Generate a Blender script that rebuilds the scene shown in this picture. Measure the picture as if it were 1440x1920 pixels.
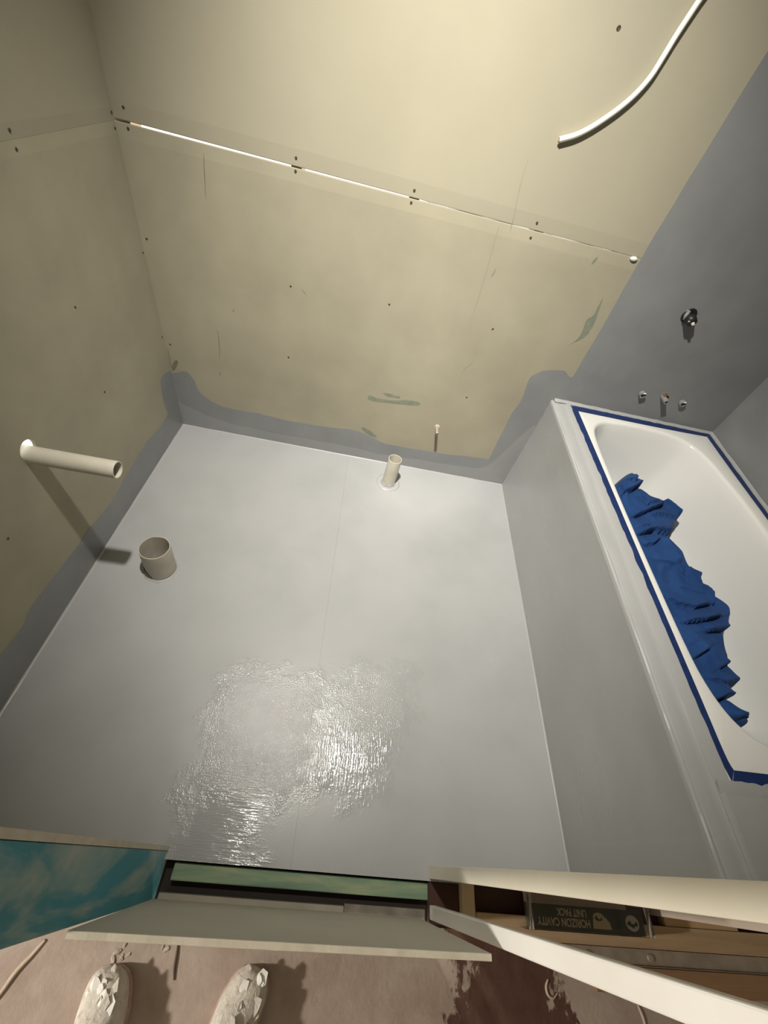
import bpy, bmesh, math, random
import numpy as np
from mathutils import Vector, Matrix, noise
from mathutils.geometry import tessellate_polygon
random.seed(7)
for o in list(bpy.data.objects): bpy.data.objects.remove(o)
S = bpy.context.scene
COL = S.collection
PI = math.pi

# ------------------------------------------------------------------ camera
FPX = 764.742
RC = np.array([[0.9796442335508373, -0.17280531243875188, -0.10215429341705654],
               [0.06437520436829483, 0.7524470953246524, -0.6554992004572042],
               [0.19013944549496567, 0.6355798083092628, 0.7482548352910444]])
CC = np.array([0.90959613, -1.71137966, 1.53551967])
cam = bpy.data.cameras.new('camera')
cam.sensor_fit = 'HORIZONTAL'; cam.sensor_width = 36.0; cam.lens = FPX*36/1440
cam.clip_start = 0.02
camo = bpy.data.objects.new('camera', cam); COL.objects.link(camo)
M4 = Matrix.Identity(4)
for i in range(3):
    for j in range(3): M4[i][j] = RC[i][j]
    M4[i][3] = CC[i]
camo.matrix_world = M4
S.camera = camo

def hit(x, y, ax, val):
    """photo pixel -> point on the plane ax = val"""
    d = RC @ np.array([(x-720)/FPX, -(y-960)/FPX, -1.0])
    i = 'xyz'.index(ax)
    return CC + (val-CC[i])/d[i]*d

# ------------------------------------------------------------------ world / light / exposure
W = bpy.data.worlds.new('outside'); S.world = W; W.use_nodes = True
bg = W.node_tree.nodes['Background']
bg.inputs[0].default_value = (1.0, 0.97, 0.90, 1); bg.inputs[1].default_value = 3.0   # plain daylight outside the walls
vs = S.view_settings
vs.view_transform = 'Standard'; vs.look = 'None'; vs.gamma = 1.0; vs.use_curve_mapping = False
vs.exposure = 0.0

BATH_LAMP_POS = Vector((0.74, -1.02, 2.62))
BATH_LAMP_DIR = Vector((0.205, 0.35, -0.915)).normalized()
BATH_LAMP_W = 545
HALL_LAMP_POS = Vector((-1.38, -2.095, 1.32))
HALL_LAMP_DIR = Vector((1.0, 0.06, -0.22)).normalized()
HALL_LAMP_W = 64

# ------------------------------------------------------------------ helpers
def link(o, parent=None):
    COL.objects.link(o)
    if parent is not None: o.parent = parent
    return o
def tag(o, label=None, cat=None, group=None, kind=None):
    if label: o['label'] = label
    if cat: o['category'] = cat
    if group: o['group'] = group
    if kind: o['kind'] = kind
    return o
def empty(name, loc=(0,0,0)):
    o = bpy.data.objects.new(name, None); o.empty_display_size = .05; o.location = loc
    return link(o)
def mesh_obj(name, verts, faces, mat, parent=None, smooth=False):
    m = bpy.data.meshes.new(name); m.from_pydata([tuple(map(float, v)) for v in verts], [], faces); m.update()
    if mat: m.materials.append(mat)
    if smooth:
        for p in m.polygons: p.use_smooth = True
    o = bpy.data.objects.new(name, m); link(o)
    fix_parent(o, parent)
    return o
def fix_parent(o, parent):
    if parent is not None:
        o.parent = parent
        o.matrix_parent_inverse = world_of(parent).inverted()
def world_of(o):
    return o.matrix_basis.copy() if o.parent is None else world_of(o.parent) @ o.matrix_parent_inverse @ o.matrix_basis
def bm_obj(name, bm, mat, parent=None, smooth=False, bevel=0, recalc=True):
    if recalc: bmesh.ops.recalc_face_normals(bm, faces=bm.faces[:])
    m = bpy.data.meshes.new(name); bm.to_mesh(m); bm.free()
    if mat: m.materials.append(mat)
    for p in m.polygons: p.use_smooth = smooth
    o = bpy.data.objects.new(name, m); link(o); fix_parent(o, parent)
    if bevel:
        b = o.modifiers.new('bevel', 'BEVEL'); b.width = bevel; b.segments = 2; b.limit_method = 'ANGLE'
    return o
def add_box(bm, a, b):
    x0,y0,z0 = a; x1,y1,z1 = b
    v = [bm.verts.new(p) for p in [(x0,y0,z0),(x1,y0,z0),(x1,y1,z0),(x0,y1,z0),(x0,y0,z1),(x1,y0,z1),(x1,y1,z1),(x0,y1,z1)]]
    for f in [(0,3,2,1),(4,5,6,7),(0,1,5,4),(1,2,6,5),(2,3,7,6),(3,0,4,7)]: bm.faces.new([v[i] for i in f])
    return v
def box(name, a, b, mat, parent=None, bevel=0.0):
    bm = bmesh.new(); add_box(bm, a, b)
    return bm_obj(name, bm, mat, parent, bevel=bevel)
def frame_of(d):
    d = Vector(d).normalized()
    u = d.orthogonal().normalized(); v = d.cross(u)
    return u, v
def tube_bm(bm, pts, rads, n=24, caps=True, squash=1.0):
    """swept tube through pts"""
    pts = [Vector(p) for p in pts]
    rings = []
    T = []
    for i in range(len(pts)):
        a = pts[max(i-1,0)]; b = pts[min(i+1,len(pts)-1)]
        T.append((b-a).normalized())
    u = T[0].orthogonal().normalized()
    for i, p in enumerate(pts):
        u = (u - T[i]*u.dot(T[i])).normalized(); v = T[i].cross(u)
        r = rads[i] if hasattr(rads, '__len__') else rads
        rings.append([bm.verts.new(p + r*(math.cos(2*PI*k/n)*u + squash*math.sin(2*PI*k/n)*v)) for k in range(n)])
    for a, b in zip(rings, rings[1:]):
        for k in range(n): bm.faces.new((a[k], a[(k+1)%n], b[(k+1)%n], b[k]))
    if caps:
        bm.faces.new(rings[0][::-1]); bm.faces.new(rings[-1])
    return rings
def pipe(name, base, tip, ro, ri, mat, parent=None, n=48, wob=0.0, seed=0):
    """hollow pipe open at the tip"""
    base = Vector(base); tip = Vector(tip); d = (tip-base).normalized(); u, v = frame_of(d)
    prof = [(0.0, ro), (0.25, ro), (0.5, ro), (0.75, ro), (0.985, ro), (1.0, ro-.0006), (1.0, ri+.0004), (0.985, ri), (0.6, ri), (0.05, ri)]
    L = (tip-base).length
    bm = bmesh.new(); rings = []
    for t, r in prof:
        ring = []
        for k in range(n):
            a = 2*PI*k/n
            dt = 0
            if t > .9: dt = wob*noise.noise(Vector((math.cos(a)*2, math.sin(a)*2, seed)))
            ring.append(bm.verts.new(base + d*(t*L+dt) + r*(math.cos(a)*u+math.sin(a)*v)))
        rings.append(ring)
    for a, b in zip(rings, rings[1:]):
        for k in range(n): bm.faces.new((a[k], a[(k+1)%n], b[(k+1)%n], b[k]))
    bm.faces.new(rings[-1]); bm.faces.new(rings[0][::-1])
    o = bm_obj(name, bm, mat, parent, smooth=True)
    es = o.modifiers.new('es', 'EDGE_SPLIT'); es.split_angle = math.radians(40)
    return o
def smooth_loop(pts, n=4, closed=True):
    """Catmull-Rom"""
    P = [np.array(p, float) for p in pts]; out = []
    N = len(P)
    for i in range(N if closed else N-1):
        if closed: a, b, c, d = P[i-1], P[i], P[(i+1) % N], P[(i+2) % N]
        else: a, b, c, d = P[max(i-1,0)], P[i], P[i+1], P[min(i+2,N-1)]
        for k in range(n):
            t = k/n
            out.append(.5*((2*b)+(-a+c)*t+(2*a-5*b+4*c-d)*t*t+(-a+3*b-3*c+d)*t**3))
    if not closed: out.append(P[-1])
    return out
def coat(name, pts2, plane, off, thick, mat, parent=None):
    """thin solid film; pts2 = outline in the plane; plane: 'y' (x,z), 'x' (y,z), 'z' (x,y); off..off+thick along the normal into the room"""
    def P(p, d):
        if plane == 'y': return (p[0], -d, p[1])
        if plane == 'x': return (d, p[0], p[1])
        if plane == 'xr': return (XR-d, p[0], p[1])
        return (p[0], p[1], d)
    bm = bmesh.new()
    area2 = sum(p[0]*q[1]-q[0]*p[1] for p, q in zip(pts2, list(pts2[1:])+[pts2[0]]))
    if area2 < 0: pts2 = pts2[::-1]
    tris = tessellate_polygon([[Vector((p[0], p[1], 0)) for p in pts2]])
    A = [bm.verts.new(P(p, off)) for p in pts2]; B = [bm.verts.new(P(p, off+thick)) for p in pts2]
    n = len(A)
    for tr_ in tris:
        i, j, k = tr_
        ar = (pts2[j][0]-pts2[i][0])*(pts2[k][1]-pts2[i][1])-(pts2[k][0]-pts2[i][0])*(pts2[j][1]-pts2[i][1])
        if abs(ar) < 1e-12: continue
        if ar < 0: j, k = k, j
        bm.faces.new((B[i], B[j], B[k])); bm.faces.new((A[i], A[k], A[j]))
    for k in range(n): bm.faces.new((A[k], A[(k+1)%n], B[(k+1)%n], B[k]))
    if plane == 'xr': bmesh.ops.reverse_faces(bm, faces=bm.faces[:])
    return bm_obj(name, bm, mat, parent, recalc=False)

# ------------------------------------------------------------------ materials
def mat(name, col, rough=.6, metal=0.0, spec=.5):
    m = bpy.data.materials.new(name); m.use_nodes = True
    b = m.node_tree.nodes['Principled BSDF']
    b.inputs['Base Color'].default_value = (*col, 1); b.inputs['Roughness'].default_value = rough
    b.inputs['Metallic'].default_value = metal; b.inputs['Specular IOR Level'].default_value = spec
    return m
class NT:
    def __init__(s, m): s.t = m.node_tree; s.b = s.t.nodes['Principled BSDF']
    def n(s, t, **k):
        q = s.t.nodes.new(t)
        for a, v in k.items(): setattr(q, a, v)
        return q
    def l(s, a, b): s.t.links.new(a, b)
    def coord(s): return s.n('ShaderNodeNewGeometry').outputs['Position']
    def noise(s, scale, detail=3, rough=.5, vec=None, dist=0):
        q = s.n('ShaderNodeTexNoise'); q.inputs['Scale'].default_value = scale; q.inputs['Detail'].default_value = detail
        q.inputs['Roughness'].default_value = rough; q.inputs['Distortion'].default_value = dist
        s.l(vec if vec is not None else s.coord(), q.inputs['Vector']); return q.outputs['Fac']
    def scaled(s, sc, vec=None):
        q = s.n('ShaderNodeMapping'); q.inputs['Scale'].default_value = sc
        s.l(vec if vec is not None else s.coord(), q.inputs['Vector']); return q.outputs[0]
    def ramp(s, fac, stops):
        q = s.n('ShaderNodeValToRGB'); e = q.color_ramp.elements
        while len(e) < len(stops): e.new(.5)
        for el, (p, c) in zip(e, stops): el.position = p; el.color = (*c, 1) if hasattr(c, '__len__') else (c, c, c, 1)
        s.l(fac, q.inputs[0]); return q.outputs[0]
    def mix(s, fac, a, b):
        q = s.n('ShaderNodeMix', data_type='RGBA')
        for i, v in ((0, fac), (6, a), (7, b)):
            if hasattr(v, 'links') or hasattr(v, 'is_linked'): s.l(v, q.inputs[i])
            elif hasattr(v, '__len__'): q.inputs[i].default_value = (*v, 1)
            else: q.inputs[i].default_value = v
        return q.outputs[2]
    def math(s, op, a, b=0.0, c=None):
        q = s.n('ShaderNodeMath', operation=op)
        for i, v in enumerate((a, b) if c is None else (a, b, c)):
            if hasattr(v, 'is_linked'): s.l(v, q.inputs[i])
            else: q.inputs[i].default_value = v
        return q.outputs[0]
    def sep(s, vec=None):
        q = s.n('ShaderNodeSeparateXYZ'); s.l(vec if vec is not None else s.coord(), q.inputs[0]); return q.outputs
    def bump(s, h, strength=.3, dist=.001):
        q = s.n('ShaderNodeBump'); q.inputs['Strength'].default_value = strength; q.inputs['Distance'].default_value = dist
        s.l(h, q.inputs['Height']); s.l(q.outputs[0], s.b.inputs['Normal']); return q
    def color(s, c): s.l(c, s.b.inputs['Base Color'])
    def rough(s, c): s.l(c, s.b.inputs['Roughness'])

def two_tone(name, c1, c2, scale, rough=.6, lo=.35, hi=.65, bumpd=0, bscale=200, stretch=None, metal=0, spec=.5, detail=4):
    m = mat(name, c1, rough, metal, spec); t = NT(m)
    v = t.scaled(stretch) if stretch else None
    t.color(t.ramp(t.noise(scale, detail, .55, v), [(lo, c1), (hi, c2)]))
    if bumpd: t.bump(t.noise(bscale, 3, .6, t.scaled(stretch) if stretch else None), .5, bumpd)
    return m

BOARD = two_tone('wall_board', (.315,.293,.224), (.35,.326,.25), 2.2, .75, .3, .7, .0004, 260, spec=.25, detail=5)
BOARD_L = two_tone('wall_board_lower', (.30,.277,.209), (.355,.33,.248), 4.0, .75, .3, .7, .0004, 260, spec=.25, detail=6)
BOARD_EDGE = two_tone('board_core', (.60,.55,.44), (.70,.65,.54), 30, .9, .3, .7, .0006, 300)
CREAM = two_tone('cream_primer', (.72,.68,.56), (.78,.74,.62), 6, .5, .3, .7)
WHITEJ = two_tone('white_gloss_jamb', (.78,.76,.71), (.84,.83,.79), 5, .3, .3, .7)
MEMB = two_tone('grey_membrane', (.205,.214,.22), (.245,.253,.258), 5, .38, .3, .7, .0005, 120, spec=.4)
MEMB_D = two_tone('grey_membrane_first_coat', (.215,.215,.205), (.25,.25,.24), 6, .5, .3, .7, .0005, 120, spec=.35)
PVC = two_tone('grey_pvc', (.52,.49,.42), (.60,.57,.49), 14, .42, .3, .7, .0002, 80)
PVC_D = two_tone('weathered_pvc', (.42,.39,.33), (.50,.47,.40), 18, .5, .35, .7, .0002, 80)
COPPER = mat('copper', (.78,.42,.28), .3, 1.0)
CHROME = mat('chrome', (.80,.74,.64), .32, .75)
BLACK = mat('black_rubber', (.012,.012,.012), .45)
DARK = mat('dark_void', (.03,.022,.018), .9)
WHITE = two_tone('white_filler', (.78,.77,.73), (.86,.85,.81), 30, .6)
ENAMEL = mat('white_enamel', (.80,.80,.775), .12, 0, .5)
TAPE = two_tone('blue_masking_tape', (.007,.022,.095), (.012,.034,.135), 40, .5, .3, .7, .0002, 300)
CLOTHM = mat('blue_cloth', (.025,.085,.30), .85, 0, .2)
t = NT(CLOTHM)
t.color(t.ramp(t.noise(9, 4, .6), [(.3, (.012,.045,.155)), (.7, (.02,.068,.22))]))
t.bump(t.noise(700, 2, .6), .4, .0004)
CLOTHM.node_tree.nodes['Principled BSDF'].inputs['Sheen Weight'].default_value = .03
TEAL = mat('blue_stained_stud', (.02,.13,.16), .55)
t = NT(TEAL)
base = t.ramp(t.noise(5, 3, .5, t.scaled((1,1,.4))), [(.35, (.04,.24,.28)), (.6, (.06,.34,.44)), (.8,(.10,.40,.38))])
dust = t.ramp(t.noise(4.2, 4, .55, t.scaled((1,2.2,.55)), 1.2), [(.47, 0.0), (.64, .8)])
t.color(t.mix(dust, base, (.50,.54,.45)))
t.bump(t.noise(60, 3, .5, t.scaled((1,1,.06))), .3, .0006)
GREEN = mat('green_treated_pine', (.17,.27,.17), .6)
t = NT(GREEN)
g = t.ramp(t.noise(9, 4, .6, t.scaled((.35,2.5,2.5)), 1.5), [(.3, (.13,.21,.15)), (.5, (.20,.30,.19)), (.68, (.33,.37,.22))])
t.color(g); t.bump(t.noise(90, 2, .5, t.scaled((.05,1,1))), .25, .0005)
def wood(name, c1, c2, axis=(.06,1,1), sc=40):
    m = mat(name, c1, .65); t = NT(m)
    t.color(t.ramp(t.noise(sc, 4, .6, t.scaled(axis), .6), [(.3, c1), (.7, c2)]))
    t.bump(t.noise(sc*3, 2, .5, t.scaled(axis)), .25, .0004)
    return m
PINE = wood('raw_pine', (.33,.22,.125), (.45,.32,.19))
PINE_Y = wood('raw_pine_cross', (.48,.38,.22), (.58,.47,.29), (1,.06,1))
PINE_B = wood('brown_timber', (.22,.125,.06), (.30,.18,.095))
PALLET = wood('pale_batten', (.50,.42,.35), (.58,.50,.43), (1,1,.06))
STEEL = two_tone('dusty_galvanised_steel', (.30,.25,.20), (.38,.32,.26), 22, .45, .35, .65, .0005, 50, metal=.35)
CABLE = mat('white_cable', (.90,.89,.82), .42)
LAMPM = mat('lamp_housing', (.7,.7,.7), .4)

# floor: glossy rolled membrane
FLOORM = mat('rolled_grey_membrane', (.40,.40,.385), .2, 0, .5)
t = NT(FLOORM)
pos = t.coord(); sx, sy, sz = t.sep(pos)
t.color(t.ramp(t.noise(2.3, 5, .6), [(.3, (.345,.352,.36)), (.55, (.39,.397,.406)), (.75, (.41,.417,.426))]))
def band(nt, v, a, b, soft):
    q = nt.n('ShaderNodeMapRange', interpolation_type='SMOOTHSTEP'); nt.l(v, q.inputs[0])
    q.inputs[1].default_value = a-soft; q.inputs[2].default_value = a+soft
    p = nt.n('ShaderNodeMapRange', interpolation_type='SMOOTHSTEP'); nt.l(v, p.inputs[0])
    p.inputs[1].default_value = b-soft; p.inputs[2].default_value = b+soft
    return nt.math('SUBTRACT', q.outputs[0], p.outputs[0])
def rect(nt, x0, x1, y0, y1, soft=.05):
    wob = nt.math('MULTIPLY', nt.math('SUBTRACT', nt.noise(11, 5, .65), .5), .36)
    X = nt.math('ADD', sx, wob); Y = nt.math('ADD', sy, wob)
    return nt.math('MULTIPLY', band(nt, X, x0, x1, soft), band(nt, Y, y0, y1, soft))
stip = t.math('MULTIPLY', t.noise(230, 2, .55), .95)
sy_lines = t.noise(190, 2, .5, t.scaled((1, .14, 1)))
sx_lines = t.noise(180, 2, .5, t.scaled((.10, 1, 1)))
rA = rect(t, .96, 1.20, -1.55, -1.36)        # strokes along the room
rB = rect(t, .64, .84, -1.80, -1.52)         # strokes across the room
rC = rect(t, .60, .98, -1.58, -1.20)         # stippled roller patch
rD = rect(t, 1.02, 1.28, -1.36, -1.14)
amp = t.math('ADD', t.math('MULTIPLY', t.math('MAXIMUM', rC, rD), 1.0), .10)
h = t.math('MULTIPLY', stip, amp)
h = t.math('ADD', h, t.math('MULTIPLY', sy_lines, t.math('MULTIPLY', rA, 1.3)))
h = t.math('ADD', h, t.math('MULTIPLY', sx_lines, t.math('MULTIPLY', rB, 1.5)))
h = t.math('ADD', h, t.math('MULTIPLY', t.noise(3.0, 2), 1.5))
t.bump(h, 1.0, .0013)
t.rough(t.math('MULTIPLY_ADD', t.math('MAXIMUM', t.math('MAXIMUM', rA, rB), t.math('MAXIMUM', rC, rD)), -.25, .35))

# bath surround membrane: brushed along the edge, wet looking
HOBM = mat('brushed_grey_membrane', (.37,.37,.355), .28, 0, .5)
t = NT(HOBM)
t.color(t.ramp(t.noise(4, 5, .6, t.scaled((1,.5,1))), [(.3, (.375,.38,.386)), (.7, (.42,.426,.433))]))
t.bump(t.noise(70, 3, .6, t.scaled((1,.08,1))), .35, .0010)
t.rough(t.ramp(t.noise(6, 3, .6, t.scaled((1,.4,1))), [(.35, .42), (.7, .22)]))

# hall floor: brown boards under a film of plaster dust
HALLM = mat('dusty_brown_floor', (.1,.05,.035), .7)
t = NT(HALLM)
pos = t.coord(); sx, sy, sz = t.sep(pos)
wob = t.math('MULTIPLY', t.math('SUBTRACT', t.noise(16, 5, .65, t.scaled((1,.7,1))), .5), .34)
X = t.math('ADD', sx, wob)
cov = t.ramp(X, [(0, 1.0), (1, 1.0)])
m1 = t.n('ShaderNodeMapRange', interpolation_type='SMOOTHSTEP'); t.l(X, m1.inputs[0]); m1.inputs[1].default_value = 1.425; m1.inputs[2].default_value = 1.40
m2 = t.n('ShaderNodeMapRange', interpolation_type='SMOOTHSTEP'); t.l(X, m2.inputs[0]); m2.inputs[1].default_value = 1.69; m2.inputs[2].default_value = 1.715
cov = t.math('MAXIMUM', m1.outputs[0], m2.outputs[0])
dustc = t.ramp(t.noise(7, 5, .6), [(.3, (.30,.225,.18)), (.55, (.385,.31,.26)), (.75, (.44,.37,.31))])
brown = t.ramp(t.noise(20, 3, .5), [(.3, (.075,.032,.022)), (.7, (.105,.05,.034))])
t.color(t.mix(cov, brown, dustc))
t.bump(t.math('ADD', t.noise(45, 5, .65), t.math('MULTIPLY', cov, .6)), .6, .003)

SHOEM = mat('plaster_caked_shoe', (.6,.55,.5), .8)
t = NT(SHOEM)
t.color(t.ramp(t.noise(38, 5, .65, None, .6), [(.28, (.30,.22,.17)), (.42, (.58,.53,.46)), (.65, (.70,.66,.60))]))
t.bump(t.noise(70, 5, .65, None, 1.0), .8, .004)
SOLEM = two_tone('pinkish_sole', (.42,.25,.22), (.55,.45,.38), 30, .7, .3, .7, .001, 90)
LACEM = mat('shoe_lace', (.5,.46,.4), .8)
MARK_G = two_tone('green_grey_scuff', (.18,.205,.155), (.26,.26,.19), 45, .8, .45, .75)
MARK_D = mat('pencil_mark', (.17,.15,.11), .8)
STAIN = two_tone('damp_stain', (.26,.235,.17), (.30,.27,.20), 12, .8)
SCREWM = mat('dark_screw', (.05,.035,.025), .6)

# ------------------------------------------------------------------ structure
XR = 2.6235          # right wall
YF = -1.705          # bathroom face of the door wall
YE = -1.733          # edge of the bathroom floor at the doorway
ZC = 2.72
XL_J, XR_J = .605, 1.343   # door opening

# ---- floor: two sheets with a seam
floor = box('floor', (-.01, YE, -.060), (XR+.01, .01, -.0195), PINE_B); tag(floor, kind='structure')
seamx = lambda y: .905 + .03*(-y-.38)/1.1
def floor_sheet(left):
    ys = [YE, -1.4, -1.0, -.6, -.2, .0]
    bm = bmesh.new()
    out = []
    if left: poly = [(-.0, YE)] + [(seamx(y)-.00015, y) for y in ys] + [(0, 0)]
    else: poly = [(seamx(y)+.00015, y) for y in ys][::-1] + [(seamx(YE)+.0003, YE), (XR, YE), (XR, 0)]
    if not left: poly = [(seamx(y)+.00015, y) for y in reversed(ys)] + [(XR, YE), (XR, 0)]
    A = [bm.verts.new((x, y, -.019)) for x, y in poly]; B = [bm.verts.new((x, y, 0)) for x, y in poly]
    bm.faces.new(A[::-1]); bm.faces.new(B)
    n = len(A)
    for k in range(n): bm.faces.new((A[k], A[(k+1)%n], B[(k+1)%n], B[k]))
    return bm_obj('floor_sheet', bm, FLOORM, floor)
floor_sheet(True); floor_sheet(False)
# bead of membrane in the floor / wall angle
def bead(name, p0, p1, nrm, r, m, parent, n=40, seed=0):
    p0 = Vector(p0); p1 = Vector(p1); nrm = Vector(nrm); up = Vector((0,0,1))
    bm = bmesh.new(); rings = []
    for i in range(n+1):
        p = p0.lerp(p1, i/n); rr = r*(1+.35*noise.noise(Vector((i*.35, seed, 0))))
        ring = [bm.verts.new(p + nrm*.0002 + up*.0002)]
        for k in range(5):
            a = k/4*PI/2
            q = nrm*(rr*(1-math.sin(a))) + up*(rr*(1-math.cos(a)))
            ring.append(bm.verts.new(p + q + nrm*.0003 + up*.0003))
        rings.append(ring)
    for a, b in zip(rings, rings[1:]):
        for k in range(1, 5): bm.faces.new((a[k], a[k+1], b[k+1], b[k]))
    return bm_obj(name, bm, m, parent, smooth=True)
bead('membrane_bead', (0, 0, 0), (1.79, 0, 0), (0,-1,0), .007, HOBM, floor, 60, 1)
bead('membrane_bead', (0, YF, 0), (0, 0, 0), (1,0,0), .007, HOBM, floor, 60, 2)
bead('membrane_bead', (1.79, YF, 0), (1.79, 0, 0), (-1,0,0), .006, HOBM, floor, 60, 3)

# ---- back wall : two sheets meeting in an open joint
wall_back = empty('wall_back'); tag(wall_back, kind='structure')
zj = lambda x: 1.2005 - .0055*x
def gap(x):
    g = .0062 - .0030*min(x, 1.0)
    if x > 1.0: g = max(.0004, .0016 + .0012*noise.noise(Vector((x*9, 3, 0))))
    if x > 1.72: g = .0002
    return g
def sheet_h(name, x0, x1, edge, other, sgn, m, parent, taper=.045, depth=.0022, th=.010):
    """horizontal sheet whose tapered edge (z = edge(x)) is at the joint; sgn = +1 the sheet is above"""
    n = 90; bm = bmesh.new(); rows = []
    for i in range(n+1):
        x = x0+(x1-x0)*i/n
        e = edge(x) + sgn*gap(x)/2
        fade = 1.0
        P = [(other, 0), (e+sgn*taper, 0), (e+sgn*.002, depth), (e, depth+.001), (e, th), (other, th)]
        rows.append([bm.verts.new((x, y, z)) for z, y in P])
    for a, b in zip(rows, rows[1:]):
        for k in range(6): bm.faces.new((a[k], a[(k+1)%6], b[(k+1)%6], b[k]))
    bm.faces.new(rows[0]); bm.faces.new(rows[-1][::-1])
    return bm_obj(name, bm, m, parent)
sheet_h('wall_sheet', -.010, XR+.01, zj, ZC, 1, BOARD, wall_back)
sheet_h('wall_sheet', -.010, XR+.01, zj, -.02, -1, BOARD_L, wall_back, taper=.038)
for xs in (.02, .567, .968, 1.42, 1.87, 2.3, XR-.03):
    w = .0175 if xs > .1 else .022
    box('stud', (xs-w-(.010 if xs < .1 else 0), .0105, -.02), (xs+w, .08, ZC), PINE, wall_back)

# membrane film on the back wall
outb = [(325,700),(346,696),(358,704),(367,719),(373,733),(383,742),(400,754),(421,763),(458,771),(492,777),(533,787),(575,795),(617,801),(671,808),(700,821),(721,831),(766,840),(800,845),(832,851),(880,856),(908,860),(917,860),(925,845),(933,828),(946,802),(961,773),(975,755),(987,724),(996,706),(1014,697),(1027,694),(1056,695),(1063,700),(1067,706),(1074,706),(1080,696),(1130,612),(1170,540),(1205,480),(1240,420),(1320,288),(1440,95)]
pb = [hit(x, y, 'y', 0) for x, y in outb]
pb = [(max(p[0], 0.0006), p[2]) for p in pb]
sm = smooth_loop(pb, 3, closed=False)
sm = [(p[0]+.0025*noise.noise(Vector((p[0]*60, p[1]*60, 1))), p[1]+.0025*noise.noise(Vector((p[0]*60, p[1]*60, 7)))) for p in sm]
sm[0] = (0.0006, sm[0][1])
xp = sm[-1][0]
outline = [(0.0006, 0.0006)] + [tuple(p) for p in sm] + [(xp+.005, 2.1), (xp+.004, ZC-.001), (XR-.0006, ZC-.001), (XR-.0006, .0006)]
coat('membrane_coat', outline, 'y', .0002, .0006, MEMB, wall_back)
# second, heavier coat along the foot of the wall
top2 = [(.03,.13),(.10,.105),(.2,.075),(.35,.062),(.55,.058),(.8,.066),(1.0,.055),(1.2,.06),(1.4,.07),(1.6,.085),(1.66,.12),(1.70,.22),(1.74,.34),(1.775,.43)]
sm2 = [(p[0], p[1]+.008*noise.noise(Vector((p[0]*9, 0, 2)))) for p in smooth_loop(top2, 4, closed=False)]
coat('membrane_second_coat', [(.001,.001),(.001,.15)] + sm2 + [(1.789,.43),(1.789,.001)], 'y', .0009, .0004, two_tone('membrane_second', (.25,.256,.26), (.285,.292,.298), 5, .36, .3, .7, .0005, 120, spec=.4), wall_back)

# screws
def disc(name, c, nrm, r, m, parent, h=.0012, n=12):
    bm = bmesh.new(); c = Vector(c); nrm = Vector(nrm)
    u, v = frame_of(nrm)
    a = [bm.verts.new(c+r*(math.cos(2*PI*k/n)*u+math.sin(2*PI*k/n)*v)) for k in range(n)]
    b = [bm.verts.new(c+nrm*h+.75*r*(math.cos(2*PI*k/n)*u+math.sin(2*PI*k/n)*v)) for k in range(n)]
    q = [bm.verts.new(c+nrm*h*.4+.35*r*(math.cos(2*PI*k/n)*u+math.sin(2*PI*k/n)*v)) for k in range(n)]
    for k in range(n):
        bm.faces.new((a[k], a[(k+1)%n], b[(k+1)%n], b[k])); bm.faces.new((b[k], b[(k+1)%n], q[(k+1)%n], q[k]))
    bm.faces.new(q)
    return bm_obj(name, bm, m, parent)
for x, y in [(555,296),(554,321),(777,357),(771,380),(1007,418),(995,446),(545,537),(730,571),(924,617),(541,670),(319,646),(875,745),(231,201),(240,241),(1160,53),(275,448)]:
    p = hit(x, y, 'y', 0)
    if p[0] < .012: p[0] = .012
    disc('screw_head', p, (0,-1,0), .0042 if y > 60 else .006, SCREWM, wall_back)

# scuffs and pencil marks (thin flat marks)
def mark(px, m, parent, plane='y', val=0, off=.0010, n=3):
    P = [hit(x, y, plane, val) for x, y in px]
    q = [(p[0], p[2]) if plane == 'y' else (p[1], p[2]) for p in P]
    q = smooth_loop(q, n)
    coat('scuff_mark', [tuple(a) for a in q], plane, off-.0008, .0003, m, parent)
def stroke(px, w, m, parent, plane='y', val=0):
    P = [hit(x, y, plane, val) for x, y in px]
    q = smooth_loop([(p[0], p[2]) if plane == 'y' else (p[1], p[2]) for p in P], 4, closed=False)
    L, R_ = [], []
    for i, p in enumerate(q):
        a = q[max(i-1,0)]; b = q[min(i+1,len(q)-1)]
        d = (b-a)/max(1e-9, np.linalg.norm(b-a)); nn = np.array([-d[1], d[0]])
        ww = w*(.25+.75*math.sin(PI*(i+.5)/len(q)))*(.8+.4*random.random())
        L.append(tuple(p+nn*ww/2)); R_.append(tuple(p-nn*ww/2))
    coat('pencil_line', L+R_[::-1], plane, .0002, .0002, m, parent)
mark([(691,741),(698,743),(705,746),(716,748),(737,751),(760,750),(786,754),(784,760),(760,759),(733,756),(716,754),(700,752),(690,748)], MARK_G, wall_back)
mark([(718,737),(730,738),(742,742),(750,743),(748,747),(738,745),(728,744)], MARK_G, wall_back)
mark([(678,802),(686,803),(697,810),(706,818),(700,818),(688,812)], MARK_G, wall_back, off=.0016)
mark([(1064,647),(1078,640),(1090,625),(1100,600),(1112,592),(1121,575),(1131,558),(1122,585),(1115,605),(1103,625),(1090,636)], MARK_G, wall_back)
mark([(1108,496),(1114,486),(1121,482),(1118,488),(1112,495)], MARK_G, wall_back)
stroke([(382,288),(383,320),(386,372)], .003, MARK_D, wall_back)
stroke([(408,618),(411,645),(412,672)], .0028, MARK_D, wall_back)
stroke([(990,300),(975,350),(965,400),(957,430)], .0022, STAIN, wall_back)
stroke([(935,425),(920,480),(900,550),(880,610)], .0022, STAIN, wall_back)
stroke([(920,520),(926,512),(929,503)], .0025, MARK_D, wall_back)
stroke([(900,640),(885,680),(868,695),(858,730)], .0022, STAIN, wall_back)
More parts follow.
